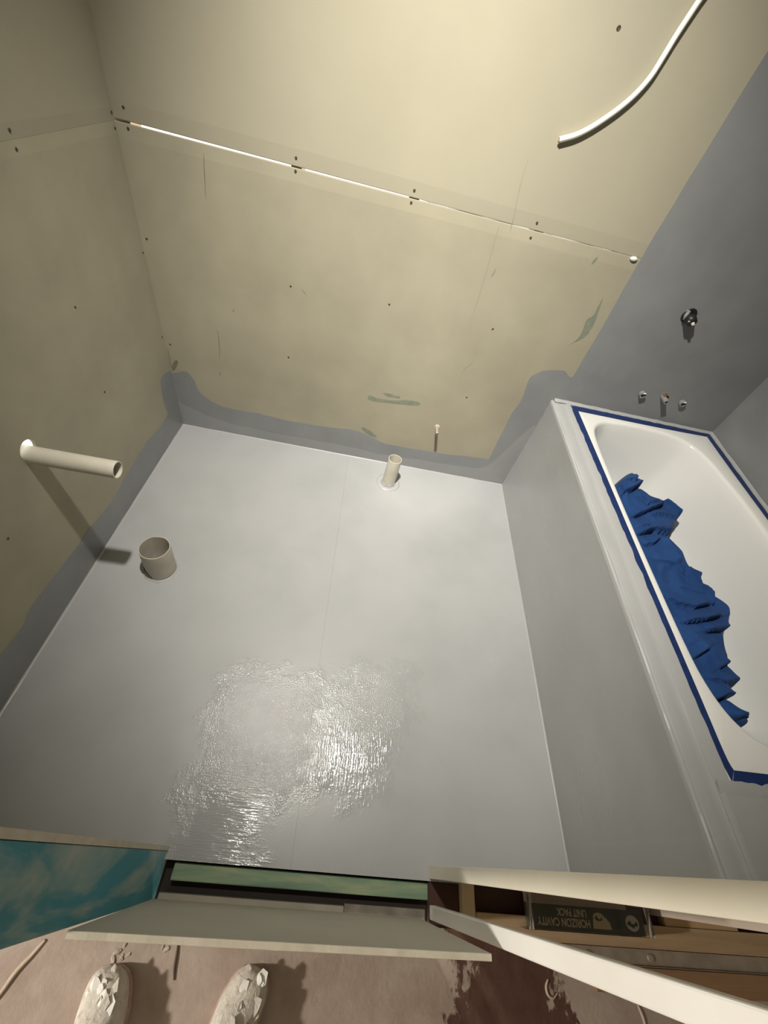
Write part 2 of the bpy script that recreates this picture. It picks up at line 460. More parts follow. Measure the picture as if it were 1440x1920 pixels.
stroke([(566,543),(570,548),(574,553)], .0022, MARK_D, wall_back)
stroke([(436,585),(440,580)], .003, MARK_D, wall_back)
stroke([(412,698),(414,704)], .004, MARK_D, wall_back)
stroke([(314,652),(318,672),(321,690)], .0035, MARK_D, wall_back)
mark([(322,688),(328,676),(334,678),(331,688),(325,696)], MARK_D, wall_back)
# plaster drip at the end of the joint
bm = bmesh.new(); p = hit(1188, 485, 'y', 0)
bmesh.ops.create_uvsphere(bm, u_segments=14, v_segments=8, radius=1.0, matrix=Matrix.Translation((p[0], -.002, p[2])) @ Matrix.Diagonal((.014,.006,.0075,1)))
bm_obj('plaster_drip', bm, WHITE, wall_back, smooth=True)

# ---- left wall
wall_left = empty('wall_left'); tag(wall_left, kind='structure')
zjl = lambda y: 1.1985 - .019*y
YB = -3.2
def sheet_v(name, edge, other, sgn, m, taper):
    bm = bmesh.new(); rows = []; n = 30; y0, y1 = YF-.005, 0.0
    for i in range(n+1):
        y = y0+(y1-y0)*i/n; e = edge(y)+sgn*.0002
        P = [(other, 0), (e+sgn*taper, 0), (e, -.0022), (e, -.010), (other, -.010)]
        rows.append([bm.verts.new((x, y, z)) for z, x in P])
    for a, b in zip(rows, rows[1:]):
        for k in range(5): bm.faces.new((a[k], a[(k+1)%5], b[(k+1)%5], b[k]))
    bm.faces.new(rows[0]); bm.faces.new(rows[-1][::-1])
    return bm_obj(name, bm, m, wall_left)
sheet_v('wall_sheet', zjl, ZC, 1, BOARD, .03)
lower = sheet_v('wall_sheet', zjl, -.02, -1, BOARD_L, .03)
PIPE_Y, PIPE_Z = -.881, .566
# hole for the horizontal pipe
bm = bmesh.new(); bmesh.ops.create_cone(bm, cap_ends=True, segments=48, radius1=.031, radius2=.031, depth=.06, matrix=Matrix.Translation((0, PIPE_Y+.004, PIPE_Z+.0135)) @ Matrix.Rotation(PI/2, 4, 'Y'))
cut = bm_obj('cutter', bm, None)
bo = lower.modifiers.new('hole', 'BOOLEAN'); bo.operation = 'DIFFERENCE'; bo.object = cut; bo.solver = 'EXACT'
dg = bpy.context.evaluated_depsgraph_get(); dg.update()
nm = bpy.data.meshes.new_from_object(lower.evaluated_get(dg)); lower.modifiers.clear(); lower.data = nm
bpy.data.objects.remove(cut)
for ys in (-.05, -.45, -1.2, -1.66): box('stud', (-.08, ys-.0175, -.02), (-.0105, ys+.0175, ZC), PINE, wall_left)
outl = [(319,695),(304,705),(301,719),(304,740),(311,767),(314,776),(300,800),(276,827),(258,855),(236,891),(208,941),(167,991),(150,1016),(97,1086),(56,1141),(42,1174),(0,1230),(-80,1345)]
pl = [hit(x, y, 'x', 0) for x, y in outl]
pl = [(min(p[1], -.0008), p[2]) for p in pl]; pl[0] = (-.0008, pl[0][1])
pl = [p for p in pl if p[0] > YF]
sm = smooth_loop(pl, 4, closed=False)
sm = [(p[0], p[1]+.004*noise.noise(Vector((p[0]*30, 3, 1)))) for p in sm]
sm[0] = (-.0008, sm[0][1])
coat('membrane_coat', [(-.0008, .0006)] + sm + [(YF+.001, sm[-1][1]), (YF+.001, .0006)], 'x', .0002, .0006, MEMB, wall_left)
for x, y in [(18,244),(31,280),(141,576),(196,735),(15,1010),(211,210),(218,240),(304,632),(268,474)]:
    p = hit(x, y, 'x', 0)
    if p[1] > -.01: p[1] = -.01
    disc('screw_head', p, (1,0,0), .0042, SCREWM, wall_left)

# ---- right wall, ceiling
wall_right = box('wall_right', (XR, YF, -.02), (XR+.01, 0, ZC), MEMB); tag(wall_right, kind='structure')
ceiling = box('ceiling', (-1.6, YB, ZC), (3.4, .1, ZC+.02), mat('ceiling_board', (.55,.53,.47), .8)); tag(ceiling, kind='structure')

# ---- door wall
wall_front = empty('wall_front'); tag(wall_front, kind='structure')
box('wall_sheet', (0, YF-.010, 0), (XL_J, YF, ZC), BOARD_EDGE, wall_front)
stud = box('stud', (XL_J-.045, YF-.1095, -.03), (XL_J-.001, YF-.0105, ZC), TEAL, wall_front, bevel=.002)
for xs in (.05, .3): box('stud', (xs-.0175, YF-.1095, -.03), (xs+.0175, YF-.0105, ZC), TEAL, wall_front)
box('wall_sheet', (-1.6, YF-.1205, -.03), (XL_J-.046, YF-.1105, ZC), BOARD, wall_front)
# head above the opening
box('door_head', (XL_J, YF-.108, 2.08), (XR_J, YF-.0005, ZC), CREAM, wall_front)
# right lining (over the pocket), bathroom side
box('wall_sheet', (XR_J+.020, YF-.010, 0), (XR, YF-.0005, ZC), BOARD_EDGE, wall_front)
# split jamb boards of the pocket
trim1 = box('trim_1', (XR_J, -1.7275, .0), (XR_J+.019, -1.6985, 2.08), CREAM, bevel=.0015); tag(trim1, kind='structure')
trim2 = box('trim_2', (XR_J, -1.8125, -.001), (XR_J+.019, -1.7825, 2.08), WHITEJ, bevel=.003); tag(trim2, kind='structure')
box('wall_sheet', (XR_J+.020, YF-.1105, 1.25), (3.2, YF-.1005, ZC), BOARD, wall_front)

# ---- hall shell
floor_hall = box('floor_hall', (-1.6, YB, -.022), (3.4, -1.8275, -.002), HALLM); tag(floor_hall, kind='structure')
base = box('floor_subfloor', (-.01, -1.83, -.30), (3.4, .01, -.28), DARK); tag(base, kind='structure')
w = mat('hall_paint', (.50,.46,.40), .8)
tag(box('wall_hall_rear', (-1.6, YB-.02, -.3), (3.4, YB, ZC), w), kind='structure')
tag(box('wall_hall_left', (-1.62, YB, -.3), (-1.6, YF-.1105, ZC), w), kind='structure')
tag(box('wall_hall_right', (3.4, YB, -.3), (3.42, YF, ZC), w), kind='structure')
tag(box('wall_hall_end', (XR+.011, YF-.010, -.3), (3.4, YF, ZC), w), kind='structure')
# strips added under the walls, unseen, to block outside light below the floor
fm = mat('leak_block', (.25,.23,.2), .9)
box('leak_block', (-.010, YF-.12, -.28), (0, .010, -.021), fm, wall_left)
box('leak_block', (.001, .0, -.28), (XR+.01, .010, -.021), fm, wall_back)
box('leak_block', (XR+.011, YF-.010, -.28), (XR+.02, .0, -.001), fm, wall_back)
box('leak_block', (-1.6, YF-.1205, -.28), (-.011, YF-.1105, -.031), fm, wall_front)

# ================================================================== bath
RZ = .585            # top of the bath rim
inner_left = [(1122,850),(1140,900),(1157,945),(1205,1055),(1250,1142),(1287,1217),(1310,1263),(1345,1316),(1380,1357),(1415,1383),(1440,1403)]
inner_back = [(1116,830),(1114,810),(1117,799),(1130,792),(1150,791),(1200,799),(1250,812),(1285,826),(1310,843),(1330,862)]
il = [hit(x, y, 'z', RZ)[:2] for x, y in inner_left]
ib = [hit(x, y, 'z', RZ)[:2] for x, y in inner_back]
ring = [p for p in ib[::-1]] + [p for p in il]                      # right-back -> left-back -> down the left -> front
il_fix = [(1.945,-.20),(1.935,-.30),(1.931,-.45),(1.930,-.65),(1.931,-.85),(1.934,-1.05),(1.938,-1.18),(1.945,-1.26),(1.963,-1.33),(1.992,-1.382),(2.04,-1.420),(2.12,-1.440),(2.24,-1.445),(2.36,-1.440),(2.44,-1.415),(2.49,-1.365),(2.515,-1.28),(2.535,-1.10),(2.545,-.9),(2.545,-.7),(2.538,-.5),(2.522,-.36),(2.505,-.24)]
back_fix = [(2.478,-.165),(2.433,-.113),(2.35,-.082),(2.216,-.070),(2.076,-.080),(2.015,-.100),(1.970,-.140)]
ctrl = back_fix + il_fix
cont = smooth_loop(ctrl, 6)
# resample evenly
cont = [np.array(p) for p in cont]
def resample(poly, n):
    q = poly+[poly[0]]
    d = [0]
    for a, b in zip(q, q[1:]): d.append(d[-1]+np.linalg.norm(b-a))
    out = []; j = 0
    for i in range(n):
        s_ = d[-1]*i/n
        while d[j+1] < s_: j += 1
        u = (s_-d[j])/max(1e-9, d[j+1]-d[j]); out.append(q[j]*(1-u)+q[j+1]*u)
    return out
N = 220
cont = resample(cont, N)
# outward (towards the rim) normals
cen = np.array([2.235, -.76])
def inset(poly, d):
    out = []
    n = len(poly)
    for i in range(n):
        t_ = poly[(i+3) % n]-poly[(i-3) % n]; t_ = t_/np.linalg.norm(t_); nn = np.array([-t_[1], t_[0]])
        if nn @ (cen-poly[i]) < 0: nn = -nn
        out.append(poly[i]+nn*d)
    return out
def sstep(t_):
    t_ = min(1, max(0, t_)); return t_*t_*(3-2*t_)
ox0, ox1, oy0, oy1 = 1.876, XR-.003, -1.512, -.003
def to_rect(p):
    d = p-cen; k = 1e9
    for a, lo, hi in ((0, ox0, ox1), (1, oy0, oy1)):
        if d[a] > 1e-9: k = min(k, (hi-cen[a])/d[a])
        if d[a] < -1e-9: k = min(k, (lo-cen[a])/d[a])
    return cen+d*k
bm = bmesh.new()
levels = []
rim_out = [to_rect(p) for p in cont]
for cx, cy in ((ox0,oy0),(ox0,oy1),(ox1,oy0),(ox1,oy1)):
    i = min(range(N), key=lambda k: np.hypot(rim_out[k][0]-cx, rim_out[k][1]-cy)); rim_out[i] = np.array([cx, cy])
levels.append([(p[0], p[1], RZ-.03) for p in rim_out])
levels.append([(p[0], p[1], RZ-.001) for p in rim_out])
levels.append([(p[0]*.995+cen[0]*.005, p[1]*.995+cen[1]*.005, RZ) for p in rim_out])
for d, z in ((-.004, RZ), (.002, RZ-.0012), (.008, RZ-.006), (.012, RZ-.014), (.020, RZ-.05), (.034, RZ-.12), (.052, RZ-.20), (.072, RZ-.27), (.095, RZ-.315), (.125, RZ-.342), (.165, RZ-.352), (.20, RZ-.355)):
    q = inset(cont, d)
    if d > .03:                                                  # gentle slope at the far (sloping) end
        q = [np.array([p[0], p[1]+.5*(d-.03)*sstep((-1.0-p[1])/.42)]) for p in q]
    levels.append([(p[0], p[1], z) for p in q])
vs_ = [[bm.verts.new(p) for p in L] for L in levels]
for a, b in zip(vs_, vs_[1:]):
    for k in range(N): bm.faces.new((a[k], a[(k+1)%N], b[(k+1)%N], b[k]))
bm.faces.new(vs_[-1])
bath = empty('bathtub', (2.24, -.76, .0)); tag(bath, 'white enamel bathtub set into the grey bath surround', 'bathtub')
bo = bm_obj('tub_shell', bm, ENAMEL, bath, smooth=True)
es = bo.modifiers.new('es', 'EDGE_SPLIT'); es.split_angle = math.radians(50)
# feet carry the shell under the surround
for fx in (2.05, 2.42):
    for fy in (-.35, -1.15): box('foot', (fx-.02, fy-.02, .0), (fx+.02, fy+.02, RZ-.357), BLACK, bath)

# surround
hob = empty('bath_surround', (1.83, -.85, 0)); tag(hob, 'grey waterproofed bath surround with a glossy brushed ledge', 'bath surround')
def noisy(x, y, s, seed): return s*noise.noise(Vector((x*40, y*7, seed)))
def extrude_y(name, prof, y0, y1, n, m, parent, amp=.0008, seed=0):
    bm = bmesh.new(); rows = []
    for i in range(n+1):
        y = y0+(y1-y0)*i/n; row = []
        for k, (x, z) in enumerate(prof):
            row.append(bm.verts.new((x+noisy(k, y, amp, seed), y, z+noisy(k, y, amp, seed+9))))
        rows.append(row)
    K = len(prof)
    for a, b in zip(rows, rows[1:]):
        for k in range(K): bm.faces.new((a[k], a[(k+1)%K], b[(k+1)%K], b[k]))
    bm.faces.new(rows[0]); bm.faces.new(rows[-1][::-1])
    o = bm_obj(name, bm, m, parent, smooth=True)
    e = o.modifiers.new('es', 'EDGE_SPLIT'); e.split_angle = math.radians(28)
    return o
HZ = .582
YN = -1.697
extrude_y('front_panel', [(1.790,.001),(1.790,HZ-.022),(1.7885,HZ-.018),(1.7880,HZ-.010),(1.7885,HZ-.006),(1.800,HZ-.006),(1.800,.001)], YN, -.001, 120, HOBM, hob, .00018, 1)
extrude_y('ledge', [(1.7885,HZ-.0058),(1.7888,HZ-.0025),(1.791,HZ),(1.794,HZ+.0010),(1.797,HZ+.0006),(1.799,HZ-.0012),(1.803,HZ-.0002),(1.806,HZ+.0004),(1.835,HZ+.0002),(1.850,HZ+.0004),(1.855,HZ+.0022),(1.858,HZ+.0008),(1.864,HZ+.0018),(1.869,HZ+.0026),(1.8745,HZ+.0030),(1.8745,HZ-.0058)], YN, -.001, 240, HOBM, hob, .0011, 3)
# end ledge, flat
bm = bmesh.new(); rows = []
n = 60
for i in range(n+1):
    x = 1.8755+(XR-.001-1.8755)*i/n
    P = [(YN, HZ-.006),(YN, HZ),(-1.60, HZ+.0006),(-1.545, HZ+.0008),(-1.525, HZ+.0032),(-1.5135, HZ+.0040),(-1.5135, HZ-.006)]
    rows.append([bm.verts.new((x, y, z+noisy(y*3, x, .0008, 5))) for y, z in P])
for a, b in zip(rows, rows[1:]):
    for k in range(7): bm.faces.new((a[k], a[(k+1)%7], b[(k+1)%7], b[k]))
bm.faces.new(rows[0]); bm.faces.new(rows[-1][::-1])
o = bm_obj('end_ledge', bm, HOBM, hob, smooth=True); e = o.modifiers.new('es', 'EDGE_SPLIT'); e.split_angle = math.radians(28)
box('end_panel', (1.801, YN, 0.001), (XR-.001, YN+.012, HZ-.0065), HOBM, hob)

# masking tape around the rim, ragged where the membrane was brushed over it
def tape_strip(label, inner, outer, ragged, seed):
    n = 70; ragged *= .5
    a = smooth_loop(inner, 8, closed=False) if len(inner) > 2 else [np.array(inner[0])*(1-i/n)+np.array(inner[1])*i/n for i in range(n+1)]
    b = smooth_loop(outer, 8, closed=False) if len(outer) > 2 else [np.array(outer[0])*(1-i/n)+np.array(outer[1])*i/n for i in range(n+1)]
    def rs(q, n):
        d = [0]
        for u, v in zip(q, q[1:]): d.append(d[-1]+np.linalg.norm(v-u))
        out = []; j = 0
        for i in range(n+1):
            s_ = d[-1]*i/n
            while j < len(d)-2 and d[j+1] < s_: j += 1
            u = (s_-d[j])/max(1e-9, d[j+1]-d[j]); out.append(q[j]*(1-u)+q[j+1]*u)
        return out
    a = rs(a, 150); b = rs(b, 150)
    bm = bmesh.new(); rows = []
    for i, (p, q) in enumerate(zip(a, b)):
        w_ = q-p; L = np.linalg.norm(w_); w_ = w_/L
        L += ragged*noise.noise(Vector((i*.22, seed, 0))) + ragged*.5*noise.noise(Vector((i*.9, seed, 4)))
        q = p+w_*max(.004, L)
        rows.append([bm.verts.new((p[0], p[1], RZ+.0005)), bm.verts.new((p[0], p[1], RZ+.0011)), bm.verts.new((q[0], q[1], RZ+.0011)), bm.verts.new((q[0], q[1], RZ+.0005))])
    for u, v in zip(rows, rows[1:]):
        for k in range(4): bm.faces.new((u[k], u[(k+1)%4], v[(k+1)%4], v[k]))
    bm.faces.new(rows[0]); bm.faces.new(rows[-1][::-1])
    o = bm_obj('masking_tape', bm, TAPE)
    tag(o, label, 'tape', 'blue tape around the bath rim')
    return o
tape_strip('blue masking tape along the bath rim beside the wide grey ledge', [(1.908,-.056),(1.911,-.5),(1.912,-.95),(1.9145,-1.3),(1.915,-1.45),(1.921,-1.486)], [(1.872,-.020),(1.876,-.45),(1.883,-.95),(1.889,-1.25),(1.893,-1.40),(1.897,-1.470),(1.903,-1.511)], .0045, 1)
tape_strip('blue masking tape along the bath end under the tap stubs', [(1.908,-.0558),(2.336,-.050),(2.583,-.040)], [(1.873,-.0195),(2.106,-.013),(2.356,-.012),(2.608,-.011)], .004, 2)
tape_strip('blue masking tape along the bath rim against the right grey wall', [(2.5835,-.0405),(2.583,-.3),(2.589,-.75),(2.589,-1.485)], [(2.6085,-.011),(2.612,-.3),(2.615,-.75),(2.615,-1.50)], .003, 3)
tape_strip('blue masking tape across the bath end nearest the doorway', [(1.9215,-1.4862),(2.25,-1.4855),(2.5885,-1.4855)], [(1.905,-1.511),(2.25,-1.5115),(2.61,-1.511)], .0015, 4)
# grey membrane lapped over the rim at the two walls
def lap(pts0, pts1, seed):
    n = 90; bm = bmesh.new(); rows = []
    for i in range(n+1):
        u = i/n; p = np.array(pts0[0])*(1-u)+np.array(pts0[1])*u; q = np.array(pts1[0])*(1-u)+np.array(pts1[1])*u
        w_ = (q-p)
        q = q+w_/np.linalg.norm(w_)*((.004 if seed != 5 else .0055)*noise.noise(Vector((i*.33, seed, 0)))+.002*noise.noise(Vector((i*1.1, seed, 8))))
        zz = (.010 if seed < 4 else .0024)*(1+.3*noise.noise(Vector((i*.2, seed, 3))))
        mid = p*.6+q*.4
        if seed >= 5: zz = -.0016
        rows.append([bm.verts.new((p[0], p[1], RZ+(.0013 if seed < 5 else -.0022))), bm.verts.new((p[0], p[1], RZ+zz)), bm.verts.new((mid[0], mid[1], RZ+(.004 if seed < 5 else .0014))), bm.verts.new((q[0], q[1], RZ+.0022)), bm.verts.new((q[0], q[1], RZ+.0013)), bm.verts.new((p[0]*.5+q[0]*.5, p[1]*.5+q[1]*.5, RZ+(.0013 if seed < 5 else .0006)))])
    for a, b in zip(rows, rows[1:]):
        for k in range(6): bm.faces.new((a[k], a[(k+1)%6], b[(k+1)%6], b[k]))
    bm.faces.new(rows[0]); bm.faces.new(rows[-1][::-1])
    o = bm_obj('membrane_lap', bm, HOBM, hob, smooth=True); e = o.modifiers.new('es', 'EDGE_SPLIT'); e.split_angle = math.radians(35)
lap([(1.80,-.0010),(XR-.0010,-.0010)], [(1.80,-.017),(XR-.0010,-.014)], 1)
lap([(1.8520,-.0175),(1.8560,-1.515)], [(1.8760,-.0175),(1.8965,-1.515)], 5)
lap([(1.8600,-1.5380),(XR-.0010,-1.5380)], [(1.8600,-1.5090),(XR-.0010,-1.5090)], 6)
lap([(XR-.0010,-.0012),(XR-.0010,-1.697)], [(2.610,-.0012),(2.612,-1.697)], 2)

# ---- crumpled blue cloth in the tub
ZT = .43
right_px = [(1183,874),(1206,893),(1210,912),(1223,924),(1235,929),(1272,939),(1286,967),(1266,998),(1292,1030),(1303,1056),(1326,1076),(1328,1094),(1381,1134),(1383,1171),(1375,1182),(1382,1237),(1384,1251),(1404,1277),(1402,1286),(1382,1295),(1386,1314),(1404,1326),(1429,1349),(1424,1361),(1381,1356)]
rp = smooth_loop([hit(x, y, 'z', ZT)[:2] for x, y in right_px], 4, closed=False)
tl = hit(1156, 903, 'z', ZT)[:2]
poly = [np.array(p) for p in rp] + [np.array((2.10,-1.365)), np.array((2.03,-1.30)), np.array((1.995,-1.1)), np.array((1.985,-.8)), np.array((1.99,-.5)), np.array((2.02,-.36)), np.array(tl)+np.array((-.03,0)), np.array(tl)]
poly = [np.array(p) for p in poly]
PA = np.array(poly); PBn = np.roll(PA, -1, axis=0)
def inside_dist(X, Y):
    """signed distance (positive inside) to the outline"""
    P = np.stack([X, Y], -1)[..., None, :]
    AB = PBn-PA
    t_ = np.clip(((P-PA)*AB).sum(-1)/(AB*AB).sum(-1), 0, 1)
    d = np.linalg.norm(P-(PA+t_[..., None]*AB), axis=-1).min(-1)
    c = np.zeros(X.shape, bool)
    for a, b in zip(PA, PBn):
        cond = ((a[1] > Y) != (b[1] > Y)) & (X < (b[0]-a[0])*(Y-a[1])/((b[1]-a[1])+1e-12)+a[0])
        c ^= cond
    return np.where(c, d, -d)
# creases read from the photograph (crop coordinates), the layer on top lies on the first side given
Z8 = lambda q: hit(1140+q[0]/3.49, 850+q[1]/3.49, 'z', ZT)[:2]
creases = [([(60,190),(95,262),(150,248),(215,205),(245,200)], .030, 1), ([(100,120),(105,185),(170,190),(175,140)], .02, 1),
 ([(165,412),(240,388),(330,352),(375,320)], .024, 1), ([(205,290),(240,345),(320,338)], .014, 1), ([(185,490),(255,482),(265,450)], .012, 1),
 ([(200,530),(300,505),(360,512),(440,515)], .030, 1), ([(230,605),(290,600),(340,560)], .014, 1), ([(360,540),(395,600),(430,680),(475,725)], .030, -1),
 ([(310,280),(370,300),(450,380),(512,410)], .022, 1), ([(285,395),(380,398),(500,412)], .016, 1), ([(500,745),(550,765),(645,805)], .018, -1),
 ([(390,930),(450,985),(560,1015),(680,990)], .022, 1), ([(640,850),(690,920),(690,995)], .018, -1), ([(500,1105),(620,1100),(735,1070)], .026, 1),
 ([(640,1165),(740,1155),(835,1140)], .026, 1), ([(555,1225),(610,1282),(685,1290)], .020, -1), ([(560,1345),(620,1300),(680,1260)], .018, 1),
 ([(720,1412),(760,1390),(805,1370)], .014, 1), ([(650,1480),(760,1500),(900,1480)], .012, 1), ([(700,1620),(760,1588),(850,1600)], .028, 1), ([(830,1745),(920,1708),(1010,1745)], .016, 1),
 ([(300,700),(420,730),(500,800)], .010, 1), ([(470,860),(560,900),(640,930)], .008, 1)]
nx, ny = 168, 400
gx = np.linspace(1.97, 2.49, nx); gy = np.linspace(-.12, -1.40, ny)
GX, GY = np.meshgrid(gx, gy)
D = inside_dist(GX, GY)
Hh = np.zeros_like(GX)
for pts_, A_, sg in creases:
    q = [Z8(p) for p in pts_]
    best = np.full(GX.shape, 1e9); side = np.zeros_like(GX); tt = np.zeros_like(GX); K = len(q)-1
    for i in range(K):
        a, b = q[i], q[i+1]; ab = b-a
        t_ = np.clip(((GX-a[0])*ab[0]+(GY-a[1])*ab[1])/(ab@ab), 0, 1)
        dx = GX-(a[0]+t_*ab[0]); dy = GY-(a[1]+t_*ab[1]); d = np.hypot(dx, dy)
        s_ = np.sign(ab[0]*dy-ab[1]*dx)
        m_ = d < best
        best = np.where(m_, d, best); side = np.where(m_, s_, side); tt = np.where(m_, (i+t_)/K, tt)
    fade = np.clip(np.minimum(tt, 1-tt)*5+.25, 0, 1)
    up = (side*sg > 0)
    Hh += np.where(up, A_*1.35*np.exp(-best/.038)*np.minimum(1, .40+best/.007), -A_*.75*np.exp(-best/.008))*fade
nz = np.zeros_like(GX)
for i in range(ny):
    for j in range(nx):
        v = Vector((GX[i,j]*7, GY[i,j]*5, 2))
        nz[i,j] = .018*noise.noise(v) + .006*(1-abs(noise.noise(v*2.0+Vector((3,1,0))))*2)
edge = np.clip(D/.030, 0, 1); edge = np.sqrt(1-(1-edge)**2)
TOP = ZT-.012 + nz*np.clip(D/.05, 0, 1) + Hh*np.clip(D/.02, 0, 1)
BOT = RZ-.352
# the cloth leans on the tub's sloping walls: keep clear of the enamel
def tub_z(x, y):
    """height of the tub's inside at x, y"""
    tabd = [.0, .012, .020, .034, .052, .072, .095, .125, .165, .20, .5]; tabz = [RZ, RZ-.014, RZ-.05, RZ-.12, RZ-.20, RZ-.27, RZ-.315, RZ-.342, RZ-.352, RZ-.355, RZ-.355]
    d = np.hypot(CONT[:,0]-x, CONT[:,1]-y).min()
    d = np.hypot(CONT[:,0]-x, CONT[:,1]-(y-.5*max(0, d-.03)*sstep((-1.0-y)/.42))).min()
    return np.interp(d, tabd, tabz)
CONT = np.array(cont)
bm = bmesh.new(); V = {}; VB = {}
for i in range(ny):
    for j in range(nx):
        if D[i,j] > -.004:
            tz = tub_z(GX[i,j], GY[i,j])+.004
            z = BOT+.02 + (TOP[i,j]-BOT-.02)*edge[i,j]
            z = max(z, tz+.006)
            V[i,j] = bm.verts.new((GX[i,j], GY[i,j], z))
            VB[i,j] = bm.verts.new((GX[i,j], GY[i,j], min(tz, z-.004)))
border = {}
for i in range(ny-1):
    for j in range(nx-1):
        k = [(i,j),(i+1,j),(i+1,j+1),(i,j+1)]
        if all(a in V for a in k):
            bm.faces.new([V[a] for a in k]); bm.faces.new([VB[a] for a in k[::-1]])
            for a, b in zip(k, k[1:]+k[:1]):
                if (b,a) in border: border.pop((b,a))
                else: border[a,b] = 1
for a, b in border: bm.faces.new((V[b], V[a], VB[a], VB[b]))
bmesh.ops.delete(bm, geom=[v for v in bm.verts if not v.link_faces], context='VERTS')
cl = bm_obj('work_cloth', bm, CLOTHM, smooth=True)
tag(cl, 'crumpled royal blue cloth lying inside the white bathtub', 'cloth')

# ================================================================== pipes
def top(name, label, cat, loc, group=None):
    e_ = empty(name, loc); tag(e_, label, cat, group); return e_
wp = top('waste_pipe', 'long grey plastic waste pipe sticking out of the left wall', 'pipe', (0, PIPE_Y, PIPE_Z))
pipe('tube', (-.06, PIPE_Y, PIPE_Z), (.243, PIPE_Y, PIPE_Z), .0262, .0228, PVC, wp)
wc = top('toilet_pipe', 'wide short grey floor pipe near the left wall', 'pipe', (.243, -.868, 0))
pipe('tube', (.243, -.872, -.10), (.243, -.862, .138), .0545, .0505, PVC_D, wc, wob=.003, seed=3)
def ring_collar(name, c, r0, r1, h, m, parent, n=48, amp=.0, seed=0, dip=0):
    bm = bmesh.new(); rings = []
    for r, z in ((r0, 0.0003), (r0, h), (r1-.0025, h*.92), (r1, .0003)):
        rings.append([bm.verts.new((c[0]+(r+(amp*noise.noise(Vector((math.cos(2*PI*k/n)*2, math.sin(2*PI*k/n)*2, seed))) if r > r0 else 0))*math.cos(2*PI*k/n), c[1]+(r+(amp*noise.noise(Vector((math.cos(2*PI*k/n)*2, math.sin(2*PI*k/n)*2, seed))) if r > r0 else 0))*math.sin(2*PI*k/n), z)) for k in range(n)])
    for a, b in zip(rings, rings[1:]):
        for k in range(n): bm.faces.new((a[k], a[(k+1)%n], b[(k+1)%n], b[k]))
    return bm_obj(name, bm, m, parent, smooth=True)
ring_collar('sealant_collar', (.243, -.869), .0552, .064, .004, FLOORM, wc, amp=.006, seed=2)
# darker skirt at the left foot of the toilet pipe
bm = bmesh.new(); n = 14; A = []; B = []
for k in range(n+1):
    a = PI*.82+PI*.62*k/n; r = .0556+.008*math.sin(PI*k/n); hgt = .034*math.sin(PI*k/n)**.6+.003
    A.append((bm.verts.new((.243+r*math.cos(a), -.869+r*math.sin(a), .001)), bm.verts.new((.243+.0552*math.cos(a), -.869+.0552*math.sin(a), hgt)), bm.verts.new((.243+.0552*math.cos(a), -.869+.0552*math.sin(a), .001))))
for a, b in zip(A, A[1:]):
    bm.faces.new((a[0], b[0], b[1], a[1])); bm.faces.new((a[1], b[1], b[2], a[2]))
bm_obj('foot_skirt', bm, mat('dark_pvc', (.2,.18,.145), .7), wc)
fp = top('shower_waste_pipe', 'narrow short grey floor pipe in a round flange by the back wall', 'pipe', (1.128, -.153, 0))
pipe('tube', (1.1275, -.155, -.10), (1.131, -.150, .170), .0345, .0310, PVC, fp, wob=.001, seed=5)
ring_collar('flange', (1.128, -.154), .0352, .0640, .0045, FLOORM, fp, seed=6)
ring_collar('membrane_collar', (1.1285, -.154), .0350, .0385, .018, HOBM, fp, amp=.002, seed=7)

# copper / chrome stub in the back wall
p = hit(819, 799, 'y', 0)
cp = top('water_pipe_stub', 'thin shiny capped water pipe poking from the beige back wall', 'pipe', (p[0], 0, p[2]))
pipe('tube', (p[0], .0, p[2]), (p[0], -.066, p[2]), .0072, .0055, CHROME, cp, n=24)
disc('cap', (p[0], -.0640, p[2]), (0,-1,0), .0054, BLACK, cp)
disc('leak_glow_disc', (p[0]+.003, -.0012, p[2]-.001), (0,-1,0), .013, mat('painted_leak_glow', (.62,.50,.40), .7), cp, h=.001, n=18)  # pale disc painted in for the light leaking round the pipe

# shower outlet and tap bodies on the grey wall
p = hit(1290, 594, 'y', 0)
so = top('shower_outlet', 'black capped shower outlet on the grey painted wall', 'shower outlet', (p[0], 0, p[2]))
bm = bmesh.new(); tube_bm(bm, [(p[0], -.0009, p[2]+.004), (p[0], -.004, p[2]+.004)], [.029, .026], 28)
bm_obj('hole_ring', bm, BLACK, so, smooth=False)
bm = bmesh.new(); tube_bm(bm, [(p[0], -.003, p[2]), (p[0]+.001, -.026, p[2]-.001), (p[0]+.002, -.042, p[2]-.004)], [.020, .020, .017], 24)
bm_obj('elbow', bm, BLACK, so, smooth=True, bevel=0)
bm = bmesh.new(); tube_bm(bm, [(p[0]-.014, -.006, p[2]+.022), (p[0]-.020, -.012, p[2]+.006), (p[0]-.018, -.014, p[2]-.010)], [.006, .007, .004], 12)
bm_obj('torn_sleeve', bm, MEMB, so, smooth=True)
bm = bmesh.new(); tube_bm(bm, [(p[0]+.006, -.041, p[2]-.006), (p[0]+.008, -.050, p[2]-.010)], [.007, .005], 10)
bm_obj('plug', bm, PVC, so, smooth=True)
bm = bmesh.new(); tube_bm(bm, [(p[0]-.012, -.038, p[2]-.002), (p[0]-.013, -.044, p[2]-.003)], [.004, .003], 8)
bm_obj('plug', bm, PVC, so, smooth=True)
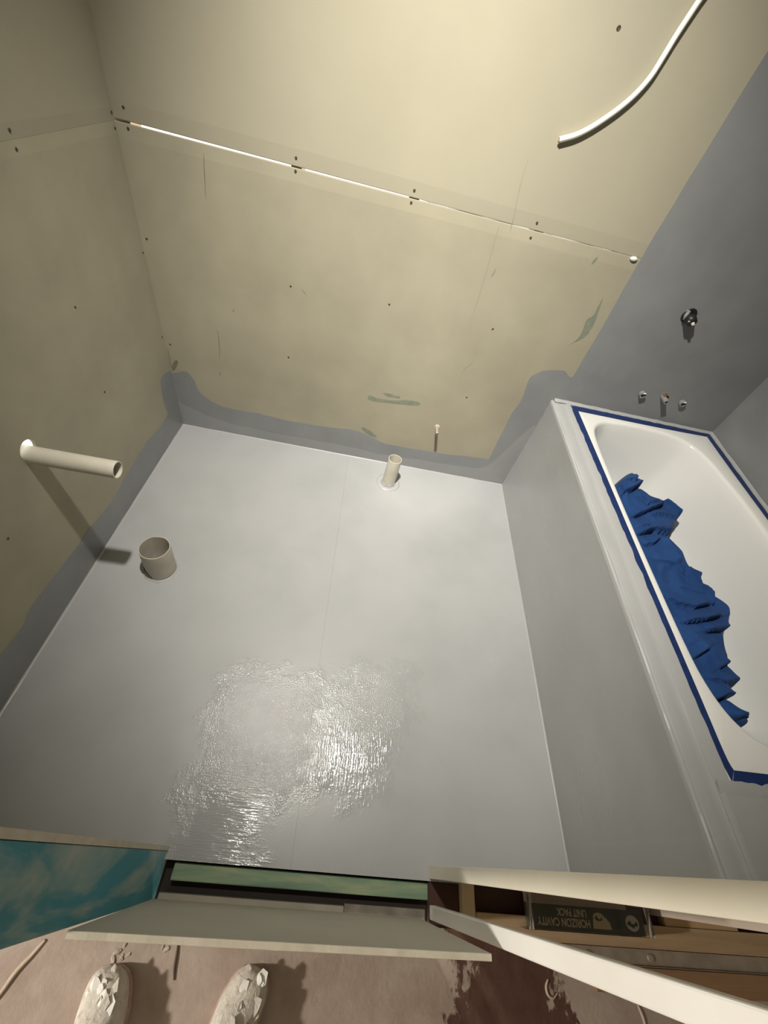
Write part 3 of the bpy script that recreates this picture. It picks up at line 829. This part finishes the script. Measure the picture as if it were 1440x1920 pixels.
for (px, py, lab, ln, ro) in ((1203, 737, 'painted tap stub on the grey wall on the side of the beige board', .020, .0145), (1278, 754, 'painted tap stub on the grey wall nearest the right corner', .018, .0145)):
    p = hit(px, py, 'y', 0)
    tp = top('tap_stub', lab, 'tap stub', (p[0], 0, p[2]), 'stubs above the bath end')
    pipe('body', (p[0], -.0009, p[2]), (p[0]+.001, -ln, p[2]-.001), ro, .0095, MEMB, tp, n=28, wob=.004, seed=px)
    bm = bmesh.new(); tube_bm(bm, [(p[0]+.009, -ln-.001, p[2]+.010), (p[0]+.002, -ln-.003, p[2]+.012), (p[0]-.006, -ln-.001, p[2]+.009)], [.002, .0034, .002], 8)
    bm_obj('bare_edge', bm, WHITE, tp, smooth=True)
    disc('bore', (p[0]+.001, -ln+.004, p[2]-.001), (0,-1,0), .0096, BLACK, tp)
p = hit(1243, 743, 'y', 0)
tp = top('spout_stub', 'protruding copper spout stub between the two painted tap stubs', 'pipe', (p[0], 0, p[2]), 'stubs above the bath end')
pipe('tube', (p[0], -.0009, p[2]), (p[0]+.001, -.046, p[2]-.003), .0115, .0065, MEMB, tp, n=24, wob=.003, seed=9)
pipe('copper_collar', (p[0]+.004, -.0009, p[2]+.005), (p[0]+.004, -.020, p[2]+.005), .0125, .0110, COPPER, tp, n=24, wob=.004, seed=11)
disc('bore', (p[0]+.001, -.043, p[2]-.003), (0,-1,0), .0066, BLACK, tp)

# ---- white cable
px = [(1330,-25),(1312,0),(1290,33),(1266,70),(1243,108),(1220,144),(1193,175),(1165,200),(1135,222),(1105,241),(1078,254),(1049,262)]
pts_ = []
for i, (x, y) in enumerate(px):
    off = .0002+.0004*math.sin(i*.6)
    pts_.append(hit(x, y, 'y', -off-.009))
pts_ = smooth_loop(pts_, 5, closed=False)
p0 = pts_[0]
up = [np.array((p0[0]+.06*k, p0[1]+.001*k, p0[2]+.14*k)) for k in (4, 3, 2, 1)]
up = [np.array((p0[0]+.16, -.004, p0[2]+.42)), np.array((p0[0]+.135, -.012, p0[2]+.28)), np.array((p0[0]+.08, -.020, p0[2]+.14))]
pts_ = smooth_loop(up+[pts_[0]], 5, closed=False)[:-1] + pts_
cb = top('electrical_cable', 'thick white cable dangling across the beige upper wall sheet', 'cable', (p0[0]+.16, 0, p0[2]+.42))
bm = bmesh.new(); tube_bm(bm, pts_, .0084, 16, squash=.85); bm_obj('sheath', bm, CABLE, cb, smooth=True)
e0 = Vector(pts_[-1]); dd = (Vector(pts_[-1])-Vector(pts_[-3])).normalized()
for k, c_ in ((-1, (.25,.12,.06)), (1, (.08,.08,.1))):
    bm = bmesh.new(); off = Vector((0, 0, .0035*k)); tube_bm(bm, [e0-dd*.004+off, e0+dd*.0022+off], .0026, 10)
    bm_obj('conductor', bm, mat('conductor', c_, .5), cb, smooth=True)

# ================================================================== doorway
gb = box('treated_timber', (.628, -1.7745, -.070), (1.408, -1.7370, -.024), GREEN, bevel=.003)
tag(gb, 'green treated pine plank below the floor edge in the doorway', 'timber plank')
ob = box('timber_offcut', (.61, -1.8200, -.070), (1.105, -1.800, -.030), two_tone('dusty_timber', (.30,.27,.22), (.36,.33,.27), 12, .8)); tag(ob, 'dusty pale timber strip in the dark gap of the doorway', 'timber strip')
ob = box('timber_offcut', (1.108, -1.8200, -.075), (1.34, -1.795, -.040), two_tone('dark_dusty_timber', (.15,.14,.12), (.26,.22,.18), 20, .8)); tag(ob, 'dark dusty timber strip in the doorway gap beside the white jamb', 'timber strip')
sub = box('void_block', (-.0, -1.840, -.28), (3.39, -1.7345, -.0705), DARK, floor_hall)  # near-black block added for the dark gap, stops light leaking from below

# barrier sheet across the doorway
bm = bmesh.new()
y0, y1 = -1.8165, -1.8265
qa = hit(128, 1744, 'y', y0); qb = hit(921, 1788, 'y', y0)
xa, za, xb, zb = qa[0], qa[2], qb[0], qb[2]
n = 24; rows = []
for i in range(n+1):
    u = i/n; x = xa+(xb-xa)*u; z = za+(zb-za)*u+.0012*noise.noise(Vector((i*.8, 0, 0)))
    rows.append([bm.verts.new(q) for q in ((x, y0+.006, -.0015), (x, y0, z), (x, y1, z-.0005), (x, y1+.006, -.0015))])
for a, b in zip(rows, rows[1:]):
    for k in range(4): bm.faces.new((a[k], a[(k+1)%4], b[(k+1)%4], b[k]))
bm.faces.new(rows[0]); bm.faces.new(rows[-1][::-1])
bar = top('barrier_board', 'low plasterboard offcut standing across the doorway', 'board', (.97, -1.825, 0))
BARM = two_tone('grey_green_paper', (.44,.415,.345), (.48,.455,.38), 5, .8, .3, .7, .0003, 250)
bo = bm_obj('sheet', bm, BARM, bar)
bm = bmesh.new(); rows = []
for i in range(n+1):
    u = i/n; x = xa+(xb-xa)*u; z = za+(zb-za)*u+.0012*noise.noise(Vector((i*.8, 0, 0)))
    w_ = .0008*noise.noise(Vector((i*1.7, 5, 0)))
    rows.append([bm.verts.new(q) for q in ((x, y0-.0002+w_, z+.0001), (x, y0-.0006, z+.0010), (x, y1+.0006, z+.0008), (x, y1+.0002-w_, z-.0001))])
for a, b in zip(rows, rows[1:]):
    for k in range(4): bm.faces.new((a[k], a[(k+1)%4], b[(k+1)%4], b[k]))
bm.faces.new(rows[0]); bm.faces.new(rows[-1][::-1])
bm_obj('cut_edge', bm, BOARD_EDGE, bar)

# ---- inside the sliding door pocket
pf = box('pocket_base', (XR_J+.001, -1.8220, -.030), (XR-.001, -1.7340, -.012), mat('dark_red_brown_base', (.06,.026,.018), .8), floor_hall)
cb_ = box('cross_batten', (1.434, -1.7990, -.0115), (1.470, -1.7285, .020), PINE_Y, bevel=.001); tag(cb_, 'short pale pine batten lying across the door pocket', 'timber batten')
bpl = box('bottom_plate', (1.474, -1.838, -.0015), (2.60, -1.789, .018), PINE, bevel=.001); tag(bpl, 'long pine bottom plate running under the plastic wrapped pack', 'timber plate')
stl = top('steel_track', 'dusty galvanised track lying beside the pine bottom plate', 'metal track', (2.05, -1.857, 0))
bm = bmesh.new(); add_box(bm, (1.64,-1.8745,-.0015), (2.58,-1.8395,.003)); bm_obj('web', bm, STEEL, stl)
bm = bmesh.new(); add_box(bm, (1.64,-1.8412,.0031), (2.58,-1.8395,.016)); bm_obj('flange', bm, STEEL, stl)
bm = bmesh.new(); add_box(bm, (1.64,-1.8745,.0031), (2.58,-1.8728,.012)); bm_obj('flange', bm, STEEL, stl)
for xs in (1.80, 1.99):
    bm = bmesh.new(); tube_bm(bm, [(xs,-1.857,.0031),(xs,-1.857,.0075)], [.009,.0075], 14); bm_obj('rivet', bm, STEEL, stl)
bt = box('brown_batten', (1.80, -1.925, -.0015), (2.6, -1.8755, .016), PINE_B, bevel=.001); tag(bt, 'dark brown batten on the hall floor beside the galvanised track', 'timber batten')
ps = box('pocket_stud', (2.02, -1.767, -.0115), (2.055, -1.748, 2.07), PALLET, bevel=.001); tag(ps, 'upright pale stud inside the door pocket behind the pack', 'timber stud')
ob = box('timber_offcut', (2.06, -1.7880, -.0115), (2.30, -1.752, .015), wood('orange_pine', (.42,.26,.13), (.52,.35,.2))); tag(ob, 'orange pine offcut on the pocket base beside the upright stud', 'timber strip')

# plastic wrapped pack, printed label facing up
PZ = .075
k_ = (CC[2]-PZ)/(CC[2]-.02)
def PK(x, y): return hit(x, y, 'z', PZ)
q00 = PK(1000,1686); q01 = PK(1005,1745); q10 = PK(1200,1700); q11 = PK(1208,1752)
x0 = min(q00[0], q01[0]); x1 = max(q10[0], q11[0])
yt = PK(1080,1678)[1]; ym = PK(1010,1694)[1]; yb = PK(1100,1748)[1]
pk = top('hardware_pack', 'clear plastic pack with a dark green printed card lying in the door pocket', 'pack', ((x0+x1)/2, (yt+yb)/2, .019))
CARD = mat('dark_green_card', (.075,.078,.05), .55)
CARDE = mat('card_edge', (.42,.33,.25), .7)
INK = mat('gold_print', (.66,.54,.34), .6)
INK2 = mat('pale_print', (.70,.66,.56), .6)
card = box('card', (x0, yb, .0192), (x1, ym, PZ-.004), CARD, pk, bevel=.001)
box('tray', (x0, ym+.0002, .0192), (x1-.045, yt, PZ-.002), CARDE, pk, bevel=.001)
PLASTIC = bpy.data.materials.new('clear_plastic'); PLASTIC.use_nodes = True
nt = PLASTIC.node_tree; nt.nodes.remove(nt.nodes['Principled BSDF'])
tr = nt.nodes.new('ShaderNodeBsdfTransparent'); tr.inputs[0].default_value = (.93,.93,.93,1)
gl = nt.nodes.new('ShaderNodeBsdfGlossy'); gl.inputs['Roughness'].default_value = .12
fr = nt.nodes.new('ShaderNodeFresnel'); fr.inputs[0].default_value = 1.5
mx = nt.nodes.new('ShaderNodeMixShader'); out = nt.nodes['Material Output']
nt.links.new(fr.outputs[0], mx.inputs[0]); nt.links.new(tr.outputs[0], mx.inputs[1]); nt.links.new(gl.outputs[0], mx.inputs[2]); nt.links.new(mx.outputs[0], out.inputs[0])
bm = bmesh.new(); nn = 20; rows = []
prof = [(yb-.003,.0195),(yb-.003,PZ-.006),(yb+.004,PZ),(yt-.006,PZ+.001),(yt+.002,PZ-.006),(yt+.002,.0195)]
for i in range(nn+1):
    x = x0-.022+(x1-x0+.044)*i/nn
    en = 0.004*math.exp(-min(i, nn-i)*1.2)
    rows.append([bm.verts.new((x, y+.0006*noise.noise(Vector((i*1.3, k, 0))), z+.0012*noise.noise(Vector((i*.9, k, 3)))+(en if k in (2,3) else 0))) for k, (y, z) in enumerate(prof)])
for a, b in zip(rows, rows[1:]):
    for k in range(5): bm.faces.new((a[k], b[k], b[k+1], a[k+1]))
bm_obj('plastic_wrap', bm, PLASTIC, pk, smooth=False)
for (xa_, xb_) in ((x0-.020, x0-.006), (x1+.006, x1+.022)):
    bm = bmesh.new(); rows = []
    for i in range(4):
        x = xa_+(xb_-xa_)*i/3
        rows.append([bm.verts.new((x, y, PZ+.002+.002*((i+k) % 2))) for k, y in enumerate((yb-.002, (yb+yt)/2, yt))])
    for a, b in zip(rows, rows[1:]):
        for k in range(2): bm.faces.new((a[k], b[k], b[k+1], a[k+1]))
    bm_obj('crimped_end', bm, mat('plastic_end', (.30,.27,.24), .25), pk)
def text(body, cx, cy, w_, h_, m, bold=.02):
    c = bpy.data.curves.new('t', 'FONT'); c.body = body; c.align_x = 'CENTER'; c.align_y = 'CENTER'; c.size = 1; c.extrude = .0; c.offset = bold
    o = bpy.data.objects.new('t', c); COL.objects.link(o)
    dg = bpy.context.evaluated_depsgraph_get(); me = bpy.data.meshes.new_from_object(o.evaluated_get(dg))
    bpy.data.objects.remove(o)
    xs = [v.co.x for v in me.vertices]; ys = [v.co.y for v in me.vertices]
    ax, bx, ay, by = min(xs), max(xs), min(ys), max(ys)
    for v in me.vertices:       # turned half round: the card lies upside down
        v.co = Vector((cx-(v.co.x-(ax+bx)/2)/(bx-ax)*w_, cy-(v.co.y-(ay+by)/2)/(by-ay)*h_, PZ-.0034))
    me.materials.append(m)
    o = bpy.data.objects.new('printed_text', me); link(o); fix_parent(o, card); return o
Lc = x1-x0; KY = (ym-yb)/.042; cy = (yb+ym)/2
text('HORIZON CAVITY', x0+Lc*.265, cy-.0075*KY, Lc*.47, .0145*KY, INK, .03)
text('UNIT PACK', x0+Lc*.345, cy+.0095*KY, Lc*.27, .0135*KY, INK, .03)
# generic emblems: an arched patch and a round badge
def flat_poly(name, pts2, m, dz=0):
    bm = bmesh.new(); bm.faces.new([bm.verts.new((x, y, PZ-.0036+dz)) for x, y in pts2])
    o = bm_obj(name, bm, m, card, recalc=False)
    return o
def ell(cx, cy, rx, ry, n=28, a0=0, a1=2*PI): return [(cx+rx*math.cos(a0+(a1-a0)*k/n), cy+ry*math.sin(a0+(a1-a0)*k/n)) for k in range(n)]
ex = x0+Lc*.60
flat_poly('emblem', [(ex-Lc*.075, cy-.017)] + [(ex+Lc*.09, cy-.017), (ex+Lc*.085, cy-.004), (ex+Lc*.05, cy+.007)] + ell(ex-Lc*.01, cy+.006, Lc*.052, .0095, 12, 0.2, PI-.1) + [(ex-Lc*.07, cy-.006)], INK)
flat_poly('emblem_detail', ell(ex-Lc*.012, cy+.004, Lc*.034, .0055), CARD, .0002)
flat_poly('emblem_detail', ell(ex-Lc*.004, cy+.0075, Lc*.018, .0052), INK, .0004)
bx_ = x0+Lc*.895
flat_poly('badge', ell(bx_, cy-.001, Lc*.062, .0165), INK2, .0001)
flat_poly('badge_detail', ell(bx_, cy-.002, Lc*.05, .0058), CARD, .0003)
flat_poly('badge_detail', ell(bx_+.002, cy+.002, Lc*.020, .0045), INK2, .0005)
flat_poly('badge_detail', [(bx_-.006, cy-.006), (bx_-.003, cy-.012), (bx_, cy-.008), (bx_+.003, cy-.012), (bx_+.006, cy-.006)], CARD, .0004)

# ---- dried plaster on the hall floor
def ridge(name, px, r, m, parent):
    q = [hit(x, y, 'z', 0) for x, y in px]; q = smooth_loop(q, 6, closed=False)
    bm = bmesh.new(); tube_bm(bm, [Vector((p[0], p[1], -.001)) for p in q], [r*(.5+.5*math.sin(PI*(i+.5)/len(q))) for i in range(len(q))], 8, squash=.7); bm_obj(name, bm, m, parent, smooth=True)
DUST = two_tone('dried_plaster', (.42,.33,.26), (.52,.43,.35), 40, .85)
ridge('plaster_ridge', [(85,1762),(60,1790),(30,1822),(-5,1870),(-40,1910)], .006, DUST, floor_hall)
q = [(1028,1836),(1024,1850),(1028,1866),(1038,1872),(1046,1862)]
ridge('plaster_ring', q, .0035, DUST, floor_hall)
ridge('plaster_ridge', [(1196,1884),(1205,1905),(1212,1930)], .004, DUST, floor_hall)
ridge('floor_crack', [(334,1768),(331,1790),(327,1815),(326,1838)], .0035, mat('crack', (.09,.06,.045), .9), floor_hall)
for (x, y) in ((234,1772),(246,1758),(220,1785),(240,1790),(300,1765),(312,1780),(305,1775),(228,1796),(212,1800)):
    p = hit(x, y, 'z', 0); r = .0028+.0025*random.random()
    bm = bmesh.new(); bmesh.ops.create_icosphere(bm, subdivisions=3, radius=1, matrix=Matrix.Translation((p[0], p[1], -.001)) @ Matrix.Rotation(random.random()*3, 4, 'Z') @ Matrix.Diagonal((r*1.8, r, r*.35, 1)))
    for v in bm.verts: v.co += .0018*noise.noise_vector(v.co*300)
    bm_obj('plaster_lump', bm, DUST, floor_hall, smooth=True)

# ---- shoes of the person taking the picture
def shoe(label, toe, yaw, side):
    e_ = top('work_shoe', label, 'shoe', (toe[0], toe[1], 0), 'shoes of the person in the hall')
    L = .285
    # s from toe tip (0) to heel (1): half width, top height
    S_ = [(0,.004,.022),(.012,.020,.040),(.035,.032,.050),(.08,.041,.056),(.15,.047,.060),(.25,.050,.067),(.36,.049,.080),(.48,.044,.095),(.60,.040,.105),(.75,.038,.110),(.88,.037,.112),(.96,.030,.112),(1.0,.014,.105)]
    ca, sa = math.cos(yaw), math.sin(yaw)
    def P(u, s, z): # u lateral, s along
        bend = side*.010*math.sin(PI*min(1, s*1.2))
        x = u+bend; y = -s*L
        return Vector((toe[0]+x*ca-y*sa, toe[1]+x*sa+y*ca, z))
    def dens(tab, n):
        ss = [a[0] for a in tab]; out = []
        for i in range(n+1):
            s = (i/n)**1.5
            out.append((s, np.interp(s, ss, [a[1] for a in tab]), np.interp(s, ss, [a[2] for a in tab])))
        return out
    D_ = dens(S_, 40)
    # upper
    bm = bmesh.new(); rows = []
    m_ = 20
    for s, hw, ht in D_:
        row = []
        for k in range(m_+1):
            a = PI*k/m_
            u = -math.cos(a); v = math.sin(a)
            uu = hw*math.copysign(abs(u)**.8, u)*(1-.22*v*v if s > .4 else 1)
            zz = .014+(ht-.014)*(v**.62)
            if s > .52 and v > .93: zz -= .028*min(1, (s-.52)/.1)*(1 if s < .97 else 0)
            p_ = P(uu, s, zz)
            d_ = .0022*noise.noise(p_*60)+.0016*noise.noise(p_*140)
            row.append(bm.verts.new(p_+Vector((0,0,d_ if v > .05 else 0))))
        rows.append(row)
    for a, b in zip(rows, rows[1:]):
        for k in range(m_): bm.faces.new((a[k], a[k+1], b[k+1], b[k]))
    bm.faces.new(rows[-1])
    upper = bm_obj('upper', bm, SHOEM, e_, smooth=True)
    # sole
    bm = bmesh.new(); lo = []; hi = []; lo2 = []; hi2 = []
    for s, hw, ht in D_:
        w_ = hw+.0035
        lo.append(bm.verts.new(P(-w_, s, -.0015))); hi.append(bm.verts.new(P(-w_, s, .0165))); lo2.append(bm.verts.new(P(w_, s, -.0015))); hi2.append(bm.verts.new(P(w_, s, .0165)))
    for i in range(len(lo)-1):
        bm.faces.new((lo[i], lo[i+1], hi[i+1], hi[i])); bm.faces.new((lo2[i], hi2[i], hi2[i+1], lo2[i+1]))
        bm.faces.new((hi[i], hi[i+1], hi2[i+1], hi2[i])); bm.faces.new((lo[i], lo2[i], lo2[i+1], lo[i+1]))
    bm.faces.new((lo[0], hi[0], hi2[0], lo2[0])); bm.faces.new((lo[-1], lo2[-1], hi2[-1], hi[-1]))
    bm_obj('sole', bm, SOLEM, e_, smooth=False)
    # tongue and laces
    bm = bmesh.new(); rows = []
    for i in range(8):
        s = .36+.22*i/7
        zt = np.interp(s, [a[0] for a in S_], [a[2] for a in S_])+.003+.016*(i/7)**2
        rows.append([bm.verts.new(P(u, s, zt-.25*abs(u)**1.5*8*.04)) for u in (-.020,-.010,0,.010,.020)])
    for a, b in zip(rows, rows[1:]):
        for k in range(4): bm.faces.new((a[k], a[k+1], b[k+1], b[k]))
    o = bm_obj('tongue', bm, SHOEM, e_, smooth=True); so_ = o.modifiers.new('s', 'SOLIDIFY'); so_.thickness = .004
    for i in range(4):
        s = .38+.045*i; zt = np.interp(s, [a[0] for a in S_], [a[2] for a in S_])+.006
        bm = bmesh.new(); tube_bm(bm, [P(-.026, s, zt-.010), P(-.012, s+.01, zt), P(.012, s+.012, zt), P(.026, s, zt-.010)], .0026, 8); bm_obj('lace', bm, LACEM, upper, smooth=True)
    # flakes of dried plaster standing off the toe
    for i in range(11):
        s = .02+.34*random.random(); hw = np.interp(s, [a[0] for a in S_], [a[1] for a in S_]); ht = np.interp(s, [a[0] for a in S_], [a[2] for a in S_])
        u = (random.random()*1.5-.75); v = math.sqrt(max(0, 1-u*u)); c = P(hw*u, s, .014+(ht-.014)*v**.62+.001)
        r = .006+.008*random.random(); bm = bmesh.new(); vs2 = []
        a0 = random.random()*6
        for k in range(6):
            a = a0+2*PI*k/6; rr = r*(.6+.6*random.random())
            vs2.append(bm.verts.new(c+Vector((rr*math.cos(a), rr*1.5*math.sin(a), .004*random.random()-.0015-.25*rr*abs(math.cos(a))*abs(u)))))
        bm.faces.new(vs2)
        o = bm_obj('plaster_flake', bm, WHITE if i % 3 else SHOEM, upper); so_ = o.modifiers.new('s', 'SOLIDIFY'); so_.thickness = .0018
    return e_
shoe('plaster caked shoe nearer the blue stained stud', (.566, -1.925), math.radians(4), 1)
shoe('plaster caked shoe angled outward toward the white jamb', (.905, -1.917), math.radians(-17), -1)

# ================================================================== lamps (out of frame)
def area(name, loc, d, r, w_, col, parent, shape='DISK'):
    L = bpy.data.lights.new(name, 'AREA'); L.shape = shape; L.size = r*2; L.energy = w_; L.color = col
    o = bpy.data.objects.new(name, L); link(o); o.location = loc
    o.rotation_euler = Vector(d).to_track_quat('-Z', 'Y').to_euler(); fix_parent(o, parent); return o
lp = top('ceiling_spotlight', 'round white spotlight fixed to the ceiling and tilted at the back wall', 'lamp', (BATH_LAMP_POS.x, BATH_LAMP_POS.y, ZC))
d = BATH_LAMP_DIR; P0 = BATH_LAMP_POS
bm = bmesh.new(); tube_bm(bm, [P0-d*.07, P0-d*.05, P0-d*.004], [.035, .056, .058], 28); bm_obj('head', bm, LAMPM, lp, smooth=False)
bm = bmesh.new(); tube_bm(bm, [Vector((P0.x, P0.y, ZC-.0005))-Vector((d.x*.07, d.y*.07, 0)), P0-d*.06], .008, 12); bm_obj('arm', bm, LAMPM, lp)
L = bpy.data.lights.new('light', 'SPOT'); L.energy = BATH_LAMP_W; L.color = (1.0, .95, .85); L.spot_size = math.radians(94); L.spot_blend = 1.0; L.shadow_soft_size = .045
o = bpy.data.objects.new('light', L); link(o); o.location = P0; o.rotation_euler = d.to_track_quat('-Z', 'Y').to_euler(); fix_parent(o, lp)
hl = top('work_light', 'work light on a stand in the hall', 'lamp', (HALL_LAMP_POS.x, HALL_LAMP_POS.y, 0))
d = HALL_LAMP_DIR; P0 = HALL_LAMP_POS
bm = bmesh.new(); tube_bm(bm, [P0-d*.08, P0-d*.004], [.06, .09], 20); bm_obj('head', bm, LAMPM, hl)
bm = bmesh.new(); tube_bm(bm, [Vector((P0.x-.06, P0.y, -.001)), Vector((P0.x-.06, P0.y, P0.z-.03))], .015, 12); bm_obj('pole', bm, LAMPM, hl)
for k in range(3):
    a = 2*PI*k/3+.4
    bm = bmesh.new(); tube_bm(bm, [Vector((P0.x-.06, P0.y, .35)), Vector((P0.x-.06+.3*math.cos(a), P0.y+.15*math.sin(a), .009))], .01, 10); bm_obj('leg', bm, LAMPM, hl)
area('light', P0, d, .06, HALL_LAMP_W, (1.0, .94, .85), hl)
